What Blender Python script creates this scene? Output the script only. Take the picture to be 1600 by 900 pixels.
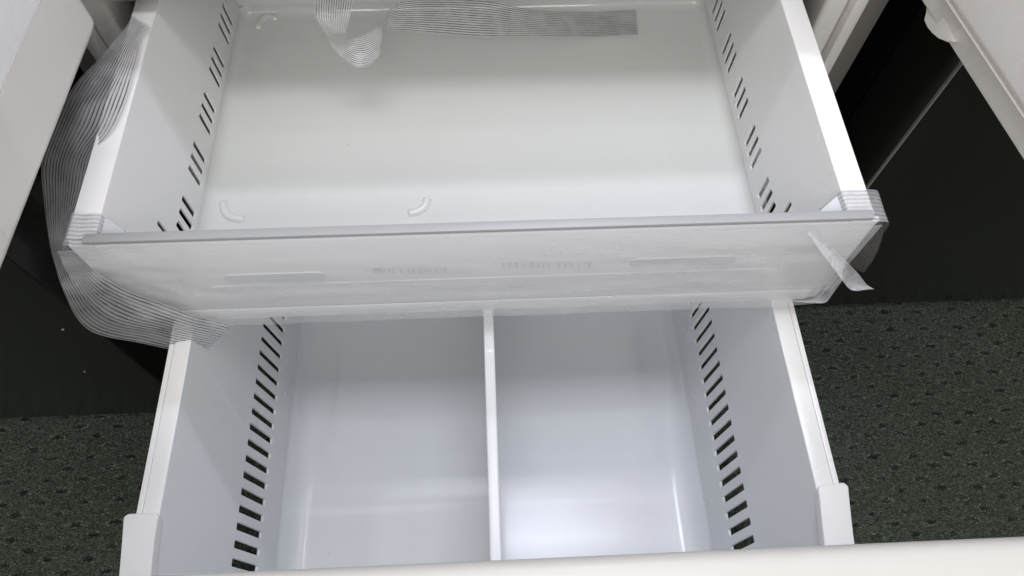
import bpy, bmesh, math, random
from mathutils import Vector, Matrix, noise
random.seed(7)
S = bpy.context.scene
COL = S.collection
for o in list(bpy.data.objects): bpy.data.objects.remove(o)

# ---------------------------------------------------------------- camera
CAM_Z = 1.17
FPX = 1113.0                     # focal length in pixels of a 1600 px wide frame
ROT = Matrix(((0.99898706, 0.03356597, -0.02996961),
              (-0.04369144, 0.88288791, -0.46754678),
              (0.01076615, 0.4683826, 0.88346014)))
cd = bpy.data.cameras.new('camera'); cam = bpy.data.objects.new('camera', cd); COL.objects.link(cam)
cd.sensor_width = 36.0; cd.lens = FPX / 1600 * 36.0; cd.clip_start = 0.01; cd.clip_end = 50
cam.matrix_world = Matrix.Translation((0, 0, CAM_Z)) @ ROT.to_4x4()
S.camera = cam

# ---------------------------------------------------------------- light
w = bpy.data.worlds.new('World'); S.world = w; w.use_nodes = True
bg = w.node_tree.nodes['Background']
bg.inputs['Color'].default_value = (1.0, 0.978, 0.95, 1); bg.inputs['Strength'].default_value = 0.58

def area(name, loc, target, sx, sy, power, color, spread=None):
    l = bpy.data.lights.new(name, 'AREA'); l.shape = 'RECTANGLE'; l.size = sx; l.size_y = sy
    l.energy = power; l.color = color
    if spread: l.spread = math.radians(spread)
    o = bpy.data.objects.new(name, l); COL.objects.link(o); o.location = loc
    d = Vector(target) - Vector(loc); o.rotation_euler = d.to_track_quat('-Z', 'Y').to_euler()
    return o
area('overhead_light', (0.36, 0.50, 2.8), (0.36, 0.50, 0), 0.66, 0.6, 0.24, (0.80, 0.82, 1.0), 30)
area('overhead_light', (-0.1, -1.6, 2.5), (-0.05, 0.4, 0.5), 1.4, 0.9, 19, (1.0, 0.985, 0.965))  # front fill, set low to brighten the drawer's back under the mullion
area('overhead_light', (0.05, 0.12, 2.8), (0.05, 0.2, 0), 1.2, 0.45, 12.5, (0.92, 0.945, 1.0))  # added overhead fill that brightens the lower basket, not a known fixture
area('fridge_led_light', (0.20, 0.80, 1.715), (0.20, 0.72, 0), 0.36, 0.03, 3.3, (0.80, 0.83, 1.0))

S.view_settings.view_transform = 'Standard'
try: S.view_settings.look = 'None'
except Exception: pass
S.view_settings.gamma = 1.0; S.view_settings.exposure = 0.45; S.view_settings.use_curve_mapping = False
S.render.engine = 'CYCLES'
S.cycles.max_bounces = 10; S.cycles.transparent_max_bounces = 16

# ---------------------------------------------------------------- helpers
def P(px, py, h=None, y=None, x=None):
    """point seen at a pixel of the photograph, at depth h under the lens, or on a plane y / x"""
    r = ROT @ Vector((px - 800.0, 450.0 - py, -FPX))
    t = (-h / r.z) if h is not None else (y / r.y if y is not None else x / r.x)
    return Vector((r.x * t, r.y * t, CAM_Z + r.z * t))

def tag(o, label=None, cat=None, group=None, kind=None):
    if label: o['label'] = label
    if cat: o['category'] = cat
    if group: o['group'] = group
    if kind: o['kind'] = kind
    return o

def empty(name, loc=(0, 0, 0)):
    o = bpy.data.objects.new(name, None); COL.objects.link(o); o.location = loc
    o.empty_display_size = 0.05
    return o

def link(name, me, m, parent=None, smooth=False):
    o = bpy.data.objects.new(name, me); COL.objects.link(o)
    if m: me.materials.append(m)
    if parent is not None:
        o.parent = parent
        top = parent
        off = Vector((0, 0, 0))
        while top is not None:
            off += top.location; top = top.parent
        me.transform(Matrix.Translation(-off))
    if smooth:
        for p in me.polygons: p.use_smooth = True
    return o

def mesh(name, vs, fs, m, parent=None, smooth=False, uv=None):
    me = bpy.data.meshes.new(name); me.from_pydata([tuple(v) for v in vs], [], fs); me.update()
    if uv:
        l = me.uv_layers.new(name='UVMap')
        for lp in me.loops: l.data[lp.index].uv = uv[lp.vertex_index]
    return link(name, me, m, parent, smooth)

def box(name, x0, x1, y0, y1, z0, z1, m, parent=None, bev=0.0015, seg=2, rot=None, piv=None):
    bm = bmesh.new()
    bmesh.ops.create_cube(bm, size=1.0)
    for v in bm.verts:
        v.co = Vector((x0 + (v.co.x + .5) * (x1 - x0), y0 + (v.co.y + .5) * (y1 - y0), z0 + (v.co.z + .5) * (z1 - z0)))
    if bev:
        bmesh.ops.bevel(bm, geom=list(bm.edges), offset=bev, segments=seg, profile=0.5, affect='EDGES')
    if rot:
        M = Matrix.Translation(piv) @ Matrix.Rotation(rot, 4, 'Z') @ Matrix.Translation(-Vector(piv))
        bm.transform(M)
    bmesh.ops.recalc_face_normals(bm, faces=bm.faces)
    me = bpy.data.meshes.new(name); bm.to_mesh(me); bm.free()
    o = link(name, me, m, parent)
    if bev:
        for p in me.polygons: p.use_smooth = True
        try: me.set_sharp_from_angle(angle=math.radians(35))
        except Exception: pass
    return o

def prism(name, poly, axis, a0, a1, m, parent=None, bev=0.0, seg=2, rot=None, piv=None):
    """polygon in the plane normal to axis, extruded from a0 to a1"""
    bm = bmesh.new()
    def mk(p, a):
        return {'x': (a, p[0], p[1]), 'y': (p[0], a, p[1]), 'z': (p[0], p[1], a)}[axis]
    A = [bm.verts.new(mk(p, a0)) for p in poly]; B = [bm.verts.new(mk(p, a1)) for p in poly]
    bm.faces.new(A); bm.faces.new(B[::-1])
    n = len(poly)
    for i in range(n): bm.faces.new((A[i], B[i], B[(i + 1) % n], A[(i + 1) % n]))
    if bev: bmesh.ops.bevel(bm, geom=list(bm.edges), offset=bev, segments=seg, profile=0.5, affect='EDGES')
    if rot:
        bm.transform(Matrix.Translation(piv) @ Matrix.Rotation(rot, 4, 'Z') @ Matrix.Translation(-Vector(piv)))
    bmesh.ops.recalc_face_normals(bm, faces=bm.faces)
    me = bpy.data.meshes.new(name); bm.to_mesh(me); bm.free()
    o = link(name, me, m, parent)
    for p in me.polygons: p.use_smooth = True
    try: me.set_sharp_from_angle(angle=math.radians(30))
    except Exception: pass
    return o

def slotted_panel(name, outline, slots, thick, M, m, parent):
    """flat panel with rounded through slots; outline (u,v), slots (u0,v0,u1,v1,width)"""
    cu = bpy.data.curves.new(name, 'CURVE'); cu.dimensions = '2D'; cu.fill_mode = 'BOTH'
    cu.extrude = thick / 2; cu.bevel_depth = 0.0005; cu.bevel_resolution = 1
    def spl(pts):
        s = cu.splines.new('POLY'); s.points.add(len(pts) - 1); s.use_cyclic_u = True
        for q, p in zip(s.points, pts): q.co = (p[0], p[1], 0, 1)
    spl(outline)
    for (u0, v0, u1, v1, wd) in slots:
        d = Vector((u1 - u0, v1 - v0)); L = d.length; d /= L; n = Vector((-d.y, d.x)); r = wd / 2
        k = min(r, 0.0022); pts = []
        # rounded rectangle in the slot's own frame
        for cx, cy, a0 in ((L - k, r - k, 0), (k, r - k, 90), (k, -r + k, 180), (L - k, -r + k, 270)):
            for a in (0, 30, 60, 90):
                t = math.radians(a0 + a)
                q = Vector((u0, v0)) + d * (cx + k * math.cos(t)) + n * (cy + k * math.sin(t))
                pts.append(q)
        spl(pts)
    tmp = bpy.data.objects.new('tmp', cu); COL.objects.link(tmp)
    dg = bpy.context.evaluated_depsgraph_get()
    me = bpy.data.meshes.new_from_object(tmp.evaluated_get(dg))
    bpy.data.objects.remove(tmp)
    me.name = name; me.materials.clear(); me.transform(M)
    return link(name, me, m, parent)

def catmull(pts, n=10):
    out = []
    Q = [pts[0] * 2 - pts[1]] + list(pts) + [pts[-1] * 2 - pts[-2]]
    for i in range(1, len(Q) - 2):
        p0, p1, p2, p3 = Q[i - 1:i + 3]
        for k in range(n):
            t = k / n
            out.append(0.5 * ((2 * p1) + (p2 - p0) * t + (2 * p0 - 5 * p1 + 4 * p2 - p3) * t * t + (3 * p1 - p0 - 3 * p2 + p3) * t ** 3))
    out.append(pts[-1].copy())
    return out

def ribbon(name, e1, e2, m, nu=10, n=10, bulge=0.0, wob=0.0, bul=None):
    A = catmull(e1, n); B = catmull(e2, n); vs = []; fs = []; uv = []
    ln = 0.0
    for i, (a, b) in enumerate(zip(A, B)):
        if i: ln += ((a + b) / 2 - (A[i - 1] + B[i - 1]) / 2).length
        j = min(i, len(A) - 2)
        nrm = (b - a).cross((A[j + 1] + B[j + 1]) / 2 - (A[j] + B[j]) / 2)
        if nrm.length > 1e-9: nrm.normalize()
        for k in range(nu + 1):
            u = k / nu
            p = a.lerp(b, u) + nrm * (bulge * 4 * u * (1 - u))
            if wob: p += nrm * wob * noise.noise(Vector((u * 2.2, ln * 22, 3.1)))
            vs.append(p); uv.append((u, ln))
    for i in range(len(A) - 1):
        for k in range(nu):
            q = i * (nu + 1) + k
            fs.append((q, q + 1, q + nu + 2, q + nu + 1))
    return mesh(name, vs, fs, m, None, True, uv)

# ---------------------------------------------------------------- materials
class NT:
    def __init__(s, name):
        s.m = bpy.data.materials.new(name); s.m.use_nodes = True; s.t = s.m.node_tree
        s.b = s.t.nodes['Principled BSDF']; s.out = s.t.nodes['Material Output']
    def n(s, typ, **kw):
        q = s.t.nodes.new(typ)
        for k, v in kw.items():
            if k in q.inputs.keys(): q.inputs[k].default_value = v
            else: setattr(q, k, v)
        return q
    def l(s, a, b): s.t.links.new(a, b)
    def math(s, op, a, b=None, c=None):
        q = s.t.nodes.new('ShaderNodeMath'); q.operation = op
        for i, v in enumerate((a, b, c)):
            if v is None: continue
            if isinstance(v, (int, float)): q.inputs[i].default_value = v
            else: s.l(v, q.inputs[i])
        return q.outputs[0]

def plastic(name, col, rough, spec=0.5, bump=0.0, bscale=900, smudge=0.06, coat=0.0, var=0.03, trans=0.0):
    k = NT(name)
    tc = k.n('ShaderNodeTexCoord')
    n1 = k.n('ShaderNodeTexNoise', Scale=7.0, Detail=4.0); k.l(tc.outputs['Object'], n1.inputs['Vector'])
    r = k.n('ShaderNodeMapRange'); r.inputs['From Min'].default_value = .3; r.inputs['From Max'].default_value = .7
    r.inputs['To Min'].default_value = max(.02, rough - smudge); r.inputs['To Max'].default_value = rough + smudge
    k.l(n1.outputs['Fac'], r.inputs['Value']); k.l(r.outputs['Result'], k.b.inputs['Roughness'])
    n3 = k.n('ShaderNodeTexNoise', Scale=3.0, Detail=3.0); k.l(tc.outputs['Object'], n3.inputs['Vector'])
    mx = k.n('ShaderNodeMix'); mx.data_type = 'RGBA'
    mx.inputs['A'].default_value = (*[c * (1 - var) for c in col], 1); mx.inputs['B'].default_value = (*[min(1, c * (1 + var)) for c in col], 1)
    k.l(n3.outputs['Fac'], mx.inputs['Factor'])
    vo = k.n('ShaderNodeTexVoronoi', Scale=38.0); k.l(tc.outputs['Object'], vo.inputs['Vector'])      # sparse dust specks
    so = k.n('ShaderNodeSeparateColor'); k.l(vo.outputs['Color'], so.inputs[0])
    dst = k.math('MULTIPLY', k.math('LESS_THAN', vo.outputs['Distance'], .045), k.math('GREATER_THAN', so.outputs[0], .80))
    md = k.n('ShaderNodeMix'); md.data_type = 'RGBA'; md.inputs['B'].default_value = (*[c * .55 for c in col], 1)
    k.l(k.math('MULTIPLY', dst, .6), md.inputs['Factor']); k.l(mx.outputs['Result'], md.inputs['A']); k.l(md.outputs['Result'], k.b.inputs['Base Color'])
    k.b.inputs['Specular IOR Level'].default_value = spec
    k.b.inputs['Coat Weight'].default_value = coat; k.b.inputs['Coat Roughness'].default_value = .08
    if bump:
        n2 = k.n('ShaderNodeTexNoise', Scale=float(bscale), Detail=2.0); k.l(tc.outputs['Object'], n2.inputs['Vector'])
        bp = k.n('ShaderNodeBump', Strength=bump, Distance=.001); k.l(n2.outputs['Fac'], bp.inputs['Height']); k.l(bp.outputs['Normal'], k.b.inputs['Normal'])
    if trans:
        tr = k.n('ShaderNodeBsdfTranslucent'); tr.inputs['Color'].default_value = (*col, 1)
        ms = k.n('ShaderNodeMixShader', Fac=trans); k.l(k.b.outputs[0], ms.inputs[1]); k.l(tr.outputs[0], ms.inputs[2])
        k.l(ms.outputs[0], k.out.inputs['Surface'])
    return k.m

M_white = plastic('white_drawer_plastic', (.87, .87, .86), .30, trans=.15)
M_floor = plastic('white_drawer_floor_plastic', (.865, .88, .85), .12, spec=.85, trans=.24)
M_rail = plastic('white_rail_plastic', (.82, .81, .80), .32)
M_bask = plastic('cool_white_basket_plastic', (.905, .92, .94), .24, spec=.5, trans=.12)
M_baskf = plastic('glossy_basket_floor_plastic', (.885, .90, .93), .07, spec=.95, smudge=.025, coat=.5)
M_liner = plastic('white_liner_plastic', (.75, .725, .695), .28)
M_lip = plastic('cream_door_liner_plastic', (.55, .537, .507), .38)
M_steel = plastic('taupe_painted_steel', (.16, .145, .135), .38, bump=.05)
M_gask = plastic('grey_gasket_rubber', (.42, .42, .43), .5)
M_black = plastic('black_gloss_steel', (.0150, .0162, .0142), .2, spec=.5, bump=.015, bscale=60, var=.2)
M_edge_highlight = plastic('metal_edge_highlight', (.24, .24, .24), .3)  # metal edge, lightened to carry the highlight in its colour
M_blackside = plastic('black_textured_steel', (.006, .006, .008), .34, spec=.4, bump=.06, bscale=1200, var=.2)
M_brown = plastic('dark_brown_trim', (.05, .042, .038), .5)
M_panel = plastic('frosted_grey_plastic', (.70, .71, .725), .35)
M_pill = plastic('darker_frosted_plastic', (.57, .585, .60), .4)
M_edge = plastic('clear_acrylic_edge', (.34, .34, .348), .4)
M_print = plastic('faint_grey_print', (.57, .57, .585), .5)

def foam_mat():
    k = NT('dark_grey_foam'); tc = k.n('ShaderNodeTexCoord')
    v = k.n('ShaderNodeTexVoronoi', Scale=700.0); k.l(tc.outputs['Object'], v.inputs['Vector'])
    cr = k.n('ShaderNodeValToRGB'); cr.color_ramp.elements[0].color = (.015, .013, .013, 1); cr.color_ramp.elements[1].color = (.11, .10, .096, 1)
    k.l(v.outputs['Distance'], cr.inputs['Fac']); k.l(cr.outputs['Color'], k.b.inputs['Base Color'])
    bp = k.n('ShaderNodeBump', Strength=.9, Distance=.002); k.l(v.outputs['Distance'], bp.inputs['Height']); k.l(bp.outputs['Normal'], k.b.inputs['Normal'])
    k.b.inputs['Roughness'].default_value = .85
    return k.m
M_foam = foam_mat()

def film_mat(name, alpha, col, rough, stretch=(4, 30, 30), bump=.5, dist=.003, streak=.25):
    k = NT(name); tc = k.n('ShaderNodeTexCoord'); mp = k.n('ShaderNodeMapping'); mp.inputs['Scale'].default_value = stretch
    k.l(tc.outputs['Object'], mp.inputs['Vector'])
    n1 = k.n('ShaderNodeTexNoise', Scale=1.0, Detail=5.0, Roughness=.6, Distortion=.8); k.l(mp.outputs['Vector'], n1.inputs['Vector'])
    bp = k.n('ShaderNodeBump', Strength=bump, Distance=dist); k.l(n1.outputs['Fac'], bp.inputs['Height'])
    k.l(bp.outputs['Normal'], k.b.inputs['Normal'])
    k.b.inputs['Base Color'].default_value = (*col, 1); k.b.inputs['Roughness'].default_value = rough
    r = k.n('ShaderNodeMapRange'); r.inputs['From Min'].default_value = .35; r.inputs['From Max'].default_value = .7
    r.inputs['To Min'].default_value = max(0, alpha - streak); r.inputs['To Max'].default_value = min(1, alpha + streak)
    k.l(n1.outputs['Fac'], r.inputs['Value']); k.l(r.outputs['Result'], k.b.inputs['Alpha'])
    return k.m
M_film = film_mat('milky_protective_film', .34, (.78, .78, .785), .24, (3, 9, 16), .28, .003, .11)
M_flap = film_mat('clear_tape_film', .48, (.82, .83, .87), .18, (60, 60, 25), .5, .002, .15)
M_bin = film_mat('clear_bin_plastic', .35, (.70, .72, .75), .08, (3, 3, 3), .05, .002, .05)

def tape_mat(name, lines, film_a, line_a, line_col, film_col):
    k = NT(name); uv = k.n('ShaderNodeUVMap'); sp = k.n('ShaderNodeSeparateXYZ'); k.l(uv.outputs['UV'], sp.inputs[0])
    tc = k.n('ShaderNodeTexCoord')
    nz = k.n('ShaderNodeTexNoise', Scale=25.0, Detail=2.0); k.l(tc.outputs['Object'], nz.inputs['Vector'])
    f = k.math('FRACT', k.math('MULTIPLY', sp.outputs['X'], float(lines)))
    d = k.math('ABSOLUTE', k.math('SUBTRACT', f, 0.5))
    mr = k.n('ShaderNodeMapRange'); mr.interpolation_type = 'SMOOTHSTEP'
    mr.inputs['From Min'].default_value = .26; mr.inputs['From Max'].default_value = .14; k.l(d, mr.inputs['Value'])
    brk = k.n('ShaderNodeTexNoise', Scale=60.0, Detail=3.0); k.l(tc.outputs['Object'], brk.inputs['Vector'])
    bk = k.n('ShaderNodeMapRange'); bk.inputs['From Min'].default_value = .34; bk.inputs['From Max'].default_value = .56
    bk.inputs['To Min'].default_value = .78; k.l(brk.outputs['Fac'], bk.inputs['Value'])
    s = k.math('MULTIPLY', mr.outputs['Result'], bk.outputs['Result'])
    mx = k.n('ShaderNodeMix'); mx.data_type = 'RGBA'; mx.inputs['A'].default_value = (*film_col, 1); mx.inputs['B'].default_value = (*line_col, 1)
    k.l(s, mx.inputs['Factor']); k.l(mx.outputs['Result'], k.b.inputs['Base Color'])
    ma = k.n('ShaderNodeMapRange'); ma.inputs['To Min'].default_value = film_a; ma.inputs['To Max'].default_value = line_a
    k.l(s, ma.inputs['Value'])
    al = k.math('ADD', ma.outputs['Result'], k.math('MULTIPLY', k.math('SUBTRACT', nz.outputs['Fac'], .5), .25))
    k.l(al, k.b.inputs['Alpha'])
    k.b.inputs['Roughness'].default_value = .14
    bp = k.n('ShaderNodeBump', Strength=.45, Distance=.0015)
    k.l(k.math('ADD', s, k.math('MULTIPLY', nz.outputs['Fac'], 2.0)), bp.inputs['Height']); k.l(bp.outputs['Normal'], k.b.inputs['Normal'])
    return k.m
M_tape = tape_mat('striped_strapping_tape', 15, .36, .86, (.11, .11, .115), (.84, .85, .86))
M_tape9 = tape_mat('striped_tape_short', 8, .34, .62, (.30, .30, .31), (.72, .72, .73))

def carpet_mat():
    k = NT('dark_green_loop_carpet'); tc = k.n('ShaderNodeTexCoord')
    wn = k.n('ShaderNodeTexNoise', Scale=22.0, Detail=2.0); k.l(tc.outputs['Object'], wn.inputs['Vector'])
    ad = k.n('ShaderNodeVectorMath', operation='MULTIPLY_ADD'); ad.inputs[1].default_value = (.022, .010, 0); 
    k.l(wn.outputs['Color'], ad.inputs[0]); k.l(tc.outputs['Object'], ad.inputs[2])
    sp = k.n('ShaderNodeSeparateXYZ'); k.l(ad.outputs[0], sp.inputs[0])
    A, R = .063, .0177
    yy = k.math('DIVIDE', k.math('ADD', sp.outputs['Y'], 5.0), R)
    row = k.math('FLOOR', yy)
    odd = k.math('MODULO', row, 2.0)
    xx = k.math('ADD', k.math('DIVIDE', k.math('ADD', sp.outputs['X'], 5.0), A), k.math('MULTIPLY', odd, .5))
    fx = k.math('MULTIPLY', k.math('SUBTRACT', k.math('FRACT', xx), .5), A / .0105)
    fy = k.math('MULTIPLY', k.math('SUBTRACT', k.math('FRACT', yy), .5), R / .0042)
    d = k.math('SQRT', k.math('ADD', k.math('MULTIPLY', fx, fx), k.math('MULTIPLY', fy, fy)))
    n2 = k.n('ShaderNodeTexNoise', Scale=260.0, Detail=2.0); k.l(tc.outputs['Object'], n2.inputs['Vector'])
    d2 = k.math('ADD', d, k.math('MULTIPLY', k.math('SUBTRACT', n2.outputs['Fac'], .5), 2.6))
    mr = k.n('ShaderNodeMapRange'); mr.interpolation_type = 'SMOOTHSTEP'
    mr.inputs['From Min'].default_value = 1.05; mr.inputs['From Max'].default_value = .35; k.l(d2, mr.inputs['Value'])
    bn_ = k.n('ShaderNodeTexNoise', Scale=34.0, Detail=1.0); k.l(tc.outputs['Object'], bn_.inputs['Vector'])
    bm_ = k.n('ShaderNodeMapRange'); bm_.inputs['From Min'].default_value = .36; bm_.inputs['From Max'].default_value = .58
    bm_.inputs['To Min'].default_value = .35; k.l(bn_.outputs['Fac'], bm_.inputs['Value'])
    dim = k.math('MULTIPLY', mr.outputs['Result'], bm_.outputs['Result'])
    v = k.n('ShaderNodeTexVoronoi', Scale=430.0); k.l(tc.outputs['Object'], v.inputs['Vector'])
    mpv = k.n('ShaderNodeMapping'); mpv.inputs['Scale'].default_value = (1, 1.7, 1); k.l(tc.outputs['Object'], mpv.inputs['Vector']); k.l(mpv.outputs[0], v.inputs['Vector'])
    sc = k.n('ShaderNodeSeparateColor'); k.l(v.outputs['Color'], sc.inputs[0])
    cr = k.n('ShaderNodeValToRGB'); e = cr.color_ramp.elements
    e[0].color = (.024, .032, .026, 1); e[1].color = (.115, .135, .112, 1); e[1].position = 1.0
    m_ = cr.color_ramp.elements.new(.55); m_.color = (.058, .071, .059, 1)
    k.l(sc.outputs[0], cr.inputs['Fac'])
    big = k.n('ShaderNodeTexNoise', Scale=5.0, Detail=3.0); k.l(tc.outputs['Object'], big.inputs['Vector'])
    mb = k.n('ShaderNodeMix'); mb.data_type = 'RGBA'; mb.blend_type = 'MULTIPLY'; mb.inputs['B'].default_value = (.72, .66, .60, 1)
    k.l(big.outputs['Fac'], mb.inputs['Factor']); k.l(cr.outputs['Color'], mb.inputs['A'])
    mx = k.n('ShaderNodeMix'); mx.data_type = 'RGBA'; mx.inputs['B'].default_value = (.007, .009, .008, 1)
    k.l(mb.outputs['Result'], mx.inputs['A']); k.l(k.math('MULTIPLY', dim, .80), mx.inputs['Factor'])
    # pale flecks on the rim of each dimple
    rim = k.n('ShaderNodeMapRange'); rim.interpolation_type = 'SMOOTHSTEP'
    rim.inputs['From Min'].default_value = .9; rim.inputs['From Max'].default_value = .1
    k.l(k.math('ABSOLUTE', k.math('SUBTRACT', d, 1.1)), rim.inputs['Value'])
    fl = k.math('MULTIPLY', rim.outputs['Result'], k.math('GREATER_THAN', sc.outputs[1], .87))
    mx2 = k.n('ShaderNodeMix'); mx2.data_type = 'RGBA'; mx2.inputs['B'].default_value = (.17, .19, .165, 1)
    k.l(mx.outputs['Result'], mx2.inputs['A']); k.l(k.math('MULTIPLY', fl, .8), mx2.inputs['Factor'])
    k.l(mx2.outputs['Result'], k.b.inputs['Base Color'])
    k.b.inputs['Roughness'].default_value = .95; k.b.inputs['Specular IOR Level'].default_value = .1
    hh = k.math('SUBTRACT', k.math('MULTIPLY', v.outputs['Distance'], -.6), k.math('MULTIPLY', dim, 1.3))
    bp = k.n('ShaderNodeBump', Strength=.8, Distance=.003); k.l(hh, bp.inputs['Height']); k.l(bp.outputs['Normal'], k.b.inputs['Normal'])
    return k.m
M_carpet = carpet_mat()

# ================================================================ setting: the carpet
fl = mesh('carpet_floor', [(-2.5, -2, 0), (2.5, -2, 0), (2.5, 2, 0), (-2.5, 2, 0)], [(0, 1, 2, 3)], M_carpet)
tag(fl, 'dark green loop pile carpet with a pattern of small dark dimples', kind='structure')

# ================================================================ refrigerator
XL, XR, YF = -0.462, 0.448, 0.626      # cabinet sides and its front plane
fr = empty('refrigerator', (0, 0.9, 0))
tag(fr, 'open refrigerator with both upper doors swung wide and its freezer pulled out', 'refrigerator')
box('cabinet_side', XR - .024, XR, YF, 1.35, .03, 1.78, M_steel, fr, .002)
box('cabinet_side', XL, XL + .024, YF, 1.35, .03, 1.78, M_steel, fr, .002)
box('cabinet_top', XL + .0245, XR - .0245, YF, 1.35, 1.755, 1.78, M_steel, fr)
box('cabinet_back', XL + .0245, XR - .0245, 1.325, 1.35, .03, 1.754, M_steel, fr)
box('cabinet_base', XL + .0245, XR - .0245, YF + .02, 1.324, .03, .06, M_steel, fr)
for x0, x1 in ((XR - .039, XR - .0245), (XL + .0245, XL + .039)):
    box('front_flange', x0, x1, YF - .004, YF + .05, .062, 1.754, M_liner, fr, .003)
for x0, x1 in ((XR - .066, XR - .0395), (XL + .0395, XL + .066)):
    box('inner_flange', x0, x1, YF + .006, YF + .06, .062, 1.754, M_gask if False else M_liner, fr, .006, 3)
for x0, x1 in ((XR - .058, XR - .0465), (XL + .0465, XL + .058)):
    box('liner_wall', x0, x1, YF + .061, 1.32, .062, 1.754, M_liner, fr)
box('liner_back', XL + .067, XR - .067, 1.20, 1.22, .062, 1.754, M_liner, fr)
box('liner_ceiling', XL + .067, XR - .067, YF + .01, 1.199, 1.735, 1.754, M_liner, fr)
box('liner_floor', XL + .067, XR - .067, YF + .03, 1.199, .062, .075, M_liner, fr)
# the bar between the fridge and the freezer compartments
box('mullion', XL + .0665, XR - .0665, YF + .004, 1.199, .662, .78, M_liner, fr, .002)
box('mullion_trim', XL + .067, XR - .067, YF - .001, YF + .0035, .664, .778, M_brown, fr, .001)
box('mullion_lip', XL + .0665, XR - .0665, YF - .002, YF + .03, .6535, .6615, M_liner, fr, .0025)
box('crisper_shadow_blocker', XL + .075, XR - .075, YF, YF + .02, .79, .965, M_liner, fr, .004)  # unseen crisper and shelf, added to cast the shadow on the drawer
box('shelf_shadow_blocker', XL + .07, XR - .07, YF + .0, YF + .03, .967, .985, M_liner, fr, .003)
box('unseen_shelf_glass', XL + .07, XR - .07, YF + .0305, 1.15, .972, .98, M_bin, fr, .001)

# left upper door, standing open at a right angle
aL = math.radians(2.6)
pvL = (-.363, .559, 0)
ld = box('door', -.455, -.363, .115, .559, .682, 1.76, M_liner, fr, .012, 4, -aL, pvL)
bn = box('door_bin', -.362, -.294, .13, .432, .824, .93, M_bin, ld, .006, 3, -aL, pvL)
box('door_skin', -.468, -.4555, .11, .565, .69, 1.75, M_black, ld, .002, 2, -aL, pvL)
# right upper door, swung a little further
aR = math.radians(7.5)
pvR = (.4365, .569, 0)
rd = box('door', .4365, .50, .10, .569, .682, 1.76, M_liner, fr, .003, 3, aR, pvR)
box('door_liner', .424, .4360, .12, .550, .715, 1.74, M_liner, rd, .010, 4, aR, pvR)
box('door_skin', .5005, .512, .10, .569, .69, 1.75, M_black, rd, .002, 2, aR, pvR)
tab = [(lambda p: (p.y, p.z))(P(a, b, x=.4415)) for a, b in ((1446, 12), (1448, 21), (1443, 31), (1449, 42), (1457, 52), (1467, 60), (1479, 66), (1490, 66), (1470, 20))]
prism('door_stop', tab, 'x', .4415, .4525, M_liner, rd, .001, 2)

# freezer door, pulled out with the drawers; its inner top edge runs along the bottom of the picture
fd = box('freezer_door', XL, XR + .0, -.045, .030, .075, .662, M_black, fr, .003)
box('door_liner', XL + .004, XR - .004, .0305, .063, .08, .670, M_lip, fd, .011, 5)
box('gasket', XL + .02, XR - .02,   .0632, .069, .10, .600, M_gask, fd, .002)
for sx in (-.386, .372):
    box('slide_rail', sx - .006, sx + .006, .0705, 1.1, .20, .24, M_steel, fd, .001)

# ================================================================ upper freezer drawer
UZ = CAM_Z - .535                # top of its side rails
ud = empty('freezer_drawer', (-.01, .57, .47))
tag(ud, 'white upper freezer drawer with slotted sides and film-covered front, pulled half out', 'drawer')
XLI, XRI = -.3455, .326          # inner edges of the rails
FZ = CAM_Z - .690                # drawer floor
WB = CAM_Z - .676                # where the side walls turn into the floor
Y0, Y1 = .345, .81
def side(xa, za, xb, zb):
    """matrix taking (u along y, v up the wall, n) into the world"""
    d = Vector((xa - xb, 0, za - zb)); L = d.length; d /= L
    u = Vector((0, 1, 0)); n = u.cross(d)
    return Matrix(((u.x, d.x, n.x, xb), (u.y, d.y, n.y, 0), (u.z, d.z, n.z, zb), (0, 0, 0, 1))), L
def upper_side(sgn):
    xa = XLI if sgn < 0 else XRI; xb = -.3262 if sgn < 0 else .3068
    M, L = side(xa + sgn * .0012, UZ - .001, xb + sgn * .0012, WB)
    f = lambda h: (.676 - h) / (.676 - .536) * L
    sl = []
    for g in range(6):
        for i in range(3):
            yt = .765 - .0751 * g - .0166 * i
            if yt < .43: continue
            if yt > .79: continue
            hh = .641 if sgn < 0 else .638
            sl.append((yt, f(hh), yt - .0062, f(hh + .0285), .0090))
    for i in range(3):
        yt = .413 - .0166 * i
        if yt > .362: sl.append((yt, f(.611), yt - .005, f(.637), .0066))
    slotted_panel('side_panel', [(Y0, 0), (Y1, 0), (Y1, L), (Y0, L)], sl, .0016, M, M_white, ud)
upper_side(-1); upper_side(1)

def pan(name, x0, x1, y0, y1, zf, r, m, parent, zfun=None, nflat=14, corner=True):
    """floor with an upturned rounded rim on all four sides"""
    def axis(a, b):
        s = [a + r * (1 - math.cos(math.radians(t))) for t in range(0, 91, 10)]
        e = [b - (v - a) for v in reversed(s)]
        n = nflat
        return s + [s[-1] + (e[0] - s[-1]) * i / n for i in range(1, n)] + e
    xs = axis(x0, x1); ys = axis(y0, y1)
    if zfun: ys = sorted(set(ys + zfun[1]))
    vs = []; fs = []
    for yv in ys:
        for xv in xs:
            dx = max(0, r - min(xv - x0, x1 - xv)); dy = max(0, r - min(yv - y0, y1 - yv))
            d = min(r, max(dx, dy) if not corner else math.hypot(dx, dy))
            z = zf + r - math.sqrt(max(0, r * r - d * d))
            if zfun: z = max(z, zf + zfun[0](yv) * min(1, 1))
            vs.append((xv, yv, z))
    n = len(xs)
    for j in range(len(ys) - 1):
        for i in range(n - 1):
            q = j * n + i; fs.append((q, q + 1, q + n + 1, q + n))
    return mesh(name, vs, fs, m, parent, True)
fp = pan('floor_panel', -.3265, .3070, .350, .803, FZ, .0145, M_floor, ud)
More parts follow.
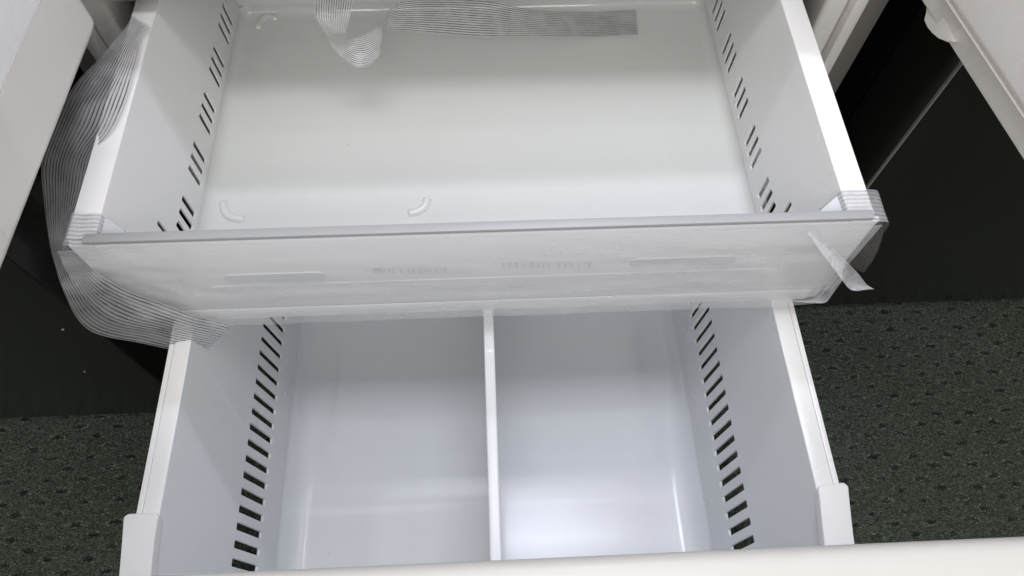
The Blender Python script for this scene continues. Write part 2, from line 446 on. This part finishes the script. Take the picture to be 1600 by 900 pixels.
for i in range(6):
    box('floor_rib', -.30, .285, .385 + .068 * i, .389 + .068 * i, FZ - .020, FZ - .0015, M_white, ud, .0008)
# thin parting groove round the flat of the floor: a slim raised bead
def bead(name, pts, wd, hgt, m, parent):
    vs = []; fs = []; n = len(pts)
    for i, p in enumerate(pts):
        a = pts[max(0, i - 1)]; b = pts[min(n - 1, i + 1)]
        t = (b - a).normalized(); s = Vector((-t.y, t.x, 0))
        k = 1.0
        if i in (0, n - 1): k = .25
        for c, hh in ((-1, 0), (-.6, .8), (0, 1), (.6, .8), (1, 0)):
            vs.append(p + s * c * wd * k + Vector((0, 0, hh * hgt * k)))
    for i in range(n - 1):
        for c in range(4):
            q = i * 5 + c; fs.append((q, q + 1, q + 6, q + 5))
    return mesh(name, vs, fs, m, parent, True)
def crescent(pxs, h=.690):
    pts = catmull([P(a, b, h=h - .0003) for a, b in pxs], 6)
    bead('locating_ridge', pts, .0052, .0042, M_floor, ud)
crescent([(349, 314), (351, 328), (360, 339), (382, 343)])
crescent([(637, 333), (652, 331), (664, 322), (669, 309)])
crescent([(403, 46), (408, 33), (420, 25), (434, 30)])
# back wall of the drawer
prism('back_panel', [(-.3262, WB), (.3068, WB), (.3245, UZ - .004), (-.344, UZ - .004)], 'y', .8035, .806, M_white, ud)
# side rails
for x0, x1 in ((-.370, XLI), (XRI, .350)):
    rl = prism('side_rail', [(x0, UZ - .035), (x0, UZ), (x1, UZ), (x1, UZ - .005), (x0 + .004, UZ - .005), (x0 + .004, UZ - .035)] if x0 < 0 else
          [(x1, UZ - .035), (x1, UZ), (x0, UZ), (x0, UZ - .005), (x1 - .004, UZ - .005), (x1 - .004, UZ - .035)], 'y', .3465, .812, M_rail, ud, .0008, 2)
for x0, x1 in ((-.377, -.3725), (.3525, .357)):
    box('drawer_slide', x0, x1, .40, 1.10, .47, .592, M_brown, ud, .001)
# gussets in the two front corners
for xa, xb in ((XLI - .001, -.311), (XRI + .001, .292)):
    s = 1 if xa < 0 else -1
    prism('corner_gusset', [(xa, .374), (xb, .3455), (xa, .3455)], 'z', FZ + .004, UZ - .004, M_pill, ud, .0008)
# front panel (frosted), its clear top edge, a lower flange and the recesses that show through
PZ0 = .486
box('front_panel', -.366, .3525, .3385, .3445, PZ0, UZ + .001, M_panel, ud, .0012)
box('top_edge', -.352, .345, .3382, .3475, UZ + .0015, UZ + .0065, M_edge, ud, .0012)
box('lower_flange', -.340, .340, .3366, .3384, PZ0, PZ0 + .020, M_panel, ud, .0015)
def pill(x0, x1, z0, z1, y, m, name='recess'):
    r = (z1 - z0) / 2; zc = (z0 + z1) / 2
    pts = [(x1 - r + r * math.cos(math.radians(a)), zc + r * math.sin(math.radians(a))) for a in range(-90, 91, 18)] + \
          [(x0 + r + r * math.cos(math.radians(a)), zc + r * math.sin(math.radians(a))) for a in range(90, 271, 18)]
    return prism(name, pts, 'y', y, y + .0015, m, ud)
a = P(350, 437, y=.337); b = P(508, 431, y=.337); pill(a.x, b.x, a.z - .007, a.z + .007, .3372, M_pill)
a = P(985, 412, y=.337); b = P(1150, 407, y=.337); pill(a.x, b.x, b.z - .0075, b.z + .0075, .3372, M_pill)
a = P(330, 462, y=.337); b = P(1214, 430, y=.337); pill(a.x, b.x, b.z - .013, b.z + .013, .3376, plastic('grey_frosted_band', (.65, .66, .68), .35), 'raised_band')
# blurred, unreadable print under the film
for (xa, xb, yy) in ((572, 702, 424), (785, 925, 415)):
    xx = xa
    while xx < xb:
        p = P(xx, yy, y=.3366)
        hh = random.uniform(.006, .011); ww = random.choice((.0012, .0016, .0028))
        box('print_mark', p.x, p.x + ww, .3364, .3368, p.z - hh / 2, p.z + hh / 2, M_print, ud, 0)
        xx += random.uniform(7, 15)
# protective film stretched over the front
vs = []; fs = []; uv = []; NX, NZ = 150, 34
for j in range(NZ + 1):
    for i in range(NX + 1):
        u = i / NX; v = j / NZ
        xl = -.372 - .020 * math.sin(math.pi * min(1, (1 - v) * .8)) ; xr = .3510
        x = xl + (xr - xl) * u
        z = PZ0 - .004 + (UZ + .004 - PZ0 + .004) * v
        wr = noise.noise(Vector((x * 7, z * 60, 1.3))) * .0016 + noise.noise(Vector((x * 18 + z * 40, z * 35, 5.3))) * .0010
        edge = min(1, min(u, 1 - u) * 14) * min(1, (1 - v) * 6)
        sag = .004 * math.exp(-((x + .33) / .05) ** 2) * noise.noise(Vector((x * 26, z * 60 + x * 40, 9)))
        z += (1 - v) * .003 * noise.noise(Vector((x * 15, 0, 2)))
        vs.append((x, .3322 - (.0012 + wr) * edge + sag, z)); uv.append((u, v))
for j in range(NZ):
    for i in range(NX):
        q = j * (NX + 1) + i; fs.append((q, q + 1, q + NX + 2, q + NX + 1))
mesh('protective_film', vs, fs, M_film, ud, True, uv)

# ================================================================ lower freezer basket
LZ = CAM_Z - .72
lb = empty('freezer_basket', (0, .35, .10))
tag(lb, 'deep cool white lower freezer basket with slotted sides and a middle divider', 'basket')
BF = CAM_Z - 1.06; BW = CAM_Z - 1.024
LXL, LXR = -.330, .319
LY0, LY1 = .085, .62
def lower_side(sgn):
    xa = LXL if sgn < 0 else LXR; xb = -.3022 if sgn < 0 else .2921
    M, L = side(xa + sgn * .0012, LZ - .001, xb + sgn * .0012, BW)
    f = lambda h: (1.024 - h) / (1.024 - .721) * L
    sl = []
    for i in range(24):
        y = .430 + .0206 * (6 - i)
        if y < .10 or y > .60: continue
        sl.append((y, f(.892 if sgn < 0 else .888), y - (0 if sgn < 0 else .0025), f(.968 if sgn < 0 else .961), .0098))
    slotted_panel('side_panel', [(LY0, 0), (LY1, 0), (LY1, L), (LY0, L)], sl, .0026, M, M_bask, lb)
lower_side(-1); lower_side(1)
def hump(y):
    t = (y - .320) / .080
    t = max(0, min(1, t)); return .006 * (t * t * (3 - 2 * t))
pan('floor_panel', -.3025, .2924, LY0 + .002, LY1 - .004, BF, .036, M_baskf, lb, (hump, [.316 + .0025 * i for i in range(36)]))
prism('back_panel', [(-.3022, BW), (.2921, BW), (.317, LZ - .004), (-.328, LZ - .004)], 'y', LY1 - .0035, LY1 - .001, M_bask, lb)
prism('front_wall', [(-.3022, BW), (.2921, BW), (.317, LZ - .004), (-.328, LZ - .004)], 'y', LY0 - .0015, LY0 + .001, M_bask, lb)
box('divider', -.0098, .0022, LY0 + .002, LY1 - .005, BF + .002, LZ - .035, M_bask, lb, .002, 3)
for s in (-1, 1):
    if s < 0: xi, xm, xo = LXL, -.3468, -.3545
    else: xi, xm, xo = LXR, .3372, .3450
    a0, a1 = sorted((xi, xm)); b0, b1 = sorted((xm - s * .0, xo))
    box('side_rail', a0, a1, .142, LY1, LZ - .006, LZ, M_rail, lb, .0012)
    box('rail_lip', b0 + (.0 if s < 0 else .0016), b1 - (.0016 if s < 0 else 0), .142, LY1, LZ - .028, LZ - .0035, M_rail, lb, .0012)
    # hooked bracket that carries the rail on the freezer door
    bp = [(-.3625, .143), (-.3585, .146), (-.3320, .146), (-.3285, .142), (-.3285, .120), (-.3240, .0715), (-.3545, .0715), (-.3560, .100)] if s < 0 else \
         [(.3500, .143), (.3465, .147), (.3210, .145), (.3185, .141), (.3160, .118), (.3090, .0715), (.3400, .0715), (.3430, .105)]
    prism('bracket', bp, 'z', LZ - .010, LZ + .004, M_rail, lb, .0018, 3)

# ================================================================ packing tape and foam
Q = P
tl = ribbon('packing_tape',
   [Q(236,44,.528), Q(221,57,.528), Q(212,100,.528), Q(198,150,.528), Q(178,197,.528), Q(146,236,.537), Q(132,290,.566), Q(118,340,.585), Q(110,384,.600), Q(150,424,y=.333), Q(190,449,y=.329), Q(235,468,y=.328), Q(300,490,y=.328), Q(362,508,y=.334)],
   [Q(207,24,.532), Q(190,52,.528), Q(150,96,.529), Q(112,140,.532), Q(88,190,.542), Q(66,250,.575), Q(69,310,.605), Q(73,352,.607), Q(79,388,.608), Q(98,452,y=.328), Q(125,503,y=.327), Q(165,525,y=.327), Q(245,540,y=.327), Q(318,556,y=.333)],
   M_tape, 12, 10, .0, .0026)
tag(tl, 'long striped grey tape wrapped along left rail and under the front corner', 'packing tape', 'strips of striped packing tape')
tb = ribbon('packing_tape',
   [Q(552,-4,.536), Q(547,25,.545), Q(541,50,.556), Q(548,58,.568), Q(572,53,.575), Q(597,36,.575), Q(606,18,.575), Q(625,3,.578), Q(680,-2,.59), Q(760,1,.61), Q(810,11,.635), Q(860,17,.66), Q(925,18,.683), Q(994,16,.684)],
   [Q(493,-4,.536), Q(494,28,.547), Q(506,50,.562), Q(524,80,.585), Q(560,105,.592), Q(591,90,.592), Q(598,60,.588), Q(612,47,.59), Q(680,52,.605), Q(750,57,.63), Q(810,57,.655), Q(870,57,.675), Q(930,57,.687), Q(997,54,.687)],
   M_tape, 12, 10, .0, .0012)
tag(tb, 'striped grey tape hanging in a loop at the back of the upper drawer', 'packing tape', 'strips of striped packing tape')
def corner_tape(xs, zs, y0, y1, label):
    e1 = [Vector((x, y1, z)) for x, z in zip(xs, zs)]; e2 = [Vector((x, y0, z)) for x, z in zip(xs, zs)]
    o = ribbon('corner_tape', e1, e2, M_tape9, 10, 8, 0, .0006)
    tag(o, label, 'packing tape', 'strips of striped packing tape')
corner_tape([-.336, -.3425, -.3445, -.358, -.3705, -.3735], [.607, .628, .6368, .6372, .6368, .61], .3375, .3715, 'short striped tape folded over the left rail end')
corner_tape([.316, .3225, .3255, .338, .3505, .3620, .3645], [.607, .628, .6368, .6372, .6368, .632, .612], .3375, .3725, 'short striped clear tape folded over the right rail end')
ls = ribbon('loose_tape',
   [Q(1278,360,y=.331), Q(1308,393,y=.327), Q(1338,424,y=.322), Q(1354,444,y=.318), Q(1366,452,y=.314)],
   [Q(1262,365,y=.3305), Q(1285,397,y=.324), Q(1310,430,y=.318), Q(1327,451,y=.315), Q(1341,455,y=.313)], M_flap, 8, 8, -.003, .001)
tag(ls, 'loose clear tape strip dangling from the right front of the upper drawer', 'tape')
fmp = [(1366,349),(1372,344),(1378,342),(1379,355),(1375,372),(1369,388),(1360,405),(1349,422),(1338,418),(1322,404),(1335,388)]
fpoly = [(Q(a, b, y=.340).x, Q(a, b, y=.340).z) for a, b in fmp]
fo = prism('foam_pad', fpoly, 'y', .336, .362, M_foam, None, .0012)
tag(fo, 'dark grey foam pad wedged at the right front corner of the upper drawer', 'foam pad')
fp2 = ribbon('film_flap',
   [Q(1306,424,y=.332), Q(1292,442,y=.332), Q(1280,460,y=.333), Q(1262,469,y=.334), Q(1235,469,y=.335)],
   [Q(1319,434,y=.336), Q(1310,448,y=.336), Q(1299,462,y=.334), Q(1288,473,y=.332), Q(1262,473,y=.332)], M_flap, 6, 8, .002, .002)
tag(fp2, 'crumpled clear film flap at the lower right corner of the drawer front', 'film')

# ================================================================ neighbouring black appliances
def neighbour(name, x0, x1, yf, label, side_sign):
    t = empty(name, ((x0 + x1) / 2, yf + .4, 0)); tag(t, label, 'refrigerator', 'black refrigerators on either side')
    d = box('door', x0, x1, yf, yf + .112, .014, 1.75, M_black, t, .004, 3)
    xe = x0 if side_sign < 0 else x1
    if side_sign < 0: box('edge_trim_highlight', xe - .0012, xe + .0012, yf - .0012, yf + .0035, .016, 1.748, M_edge_highlight, t, .0006)  # pale metal strip standing in for the highlight along the door's bevel
    g0, g1 = (x0 + .006, x1 - .006)
    box('gasket', g0 + .006, g1 - .006, yf + .1122, yf + .119, .03, 1.74, M_blackside, t, .001)
    box('cabinet', x0 + .001, x1 - .001, yf + .1195, yf + .75, .02, 1.76, M_blackside, t, .003)
    for xx in (x0 + .06, x1 - .06):
        box('foot', xx - .02, xx + .02, yf + .16, yf + .2, .0, .0195, M_blackside, t, .001)
    return t, d
neighbour('black_refrigerator', .517, 1.35, .553, 'glossy black refrigerator standing to the right of the open freezer', -1)
nl, nld = neighbour('black_refrigerator', -1.35, -.50, .398, 'glossy black refrigerator standing to the left of the open freezer', 1)
for a, b, r in ((98, 515, .0017), (132, 581, .0010)):
    p = P(a, b, y=.3975)
    prism('lint_speck', [(p.x - r, p.z - r * .4), (p.x + r * .9, p.z), (p.x + r * 1.2, p.z + r * .5), (p.x - r * .2, p.z + r * .4)], 'y', .3968, .3978, M_pill, nl)
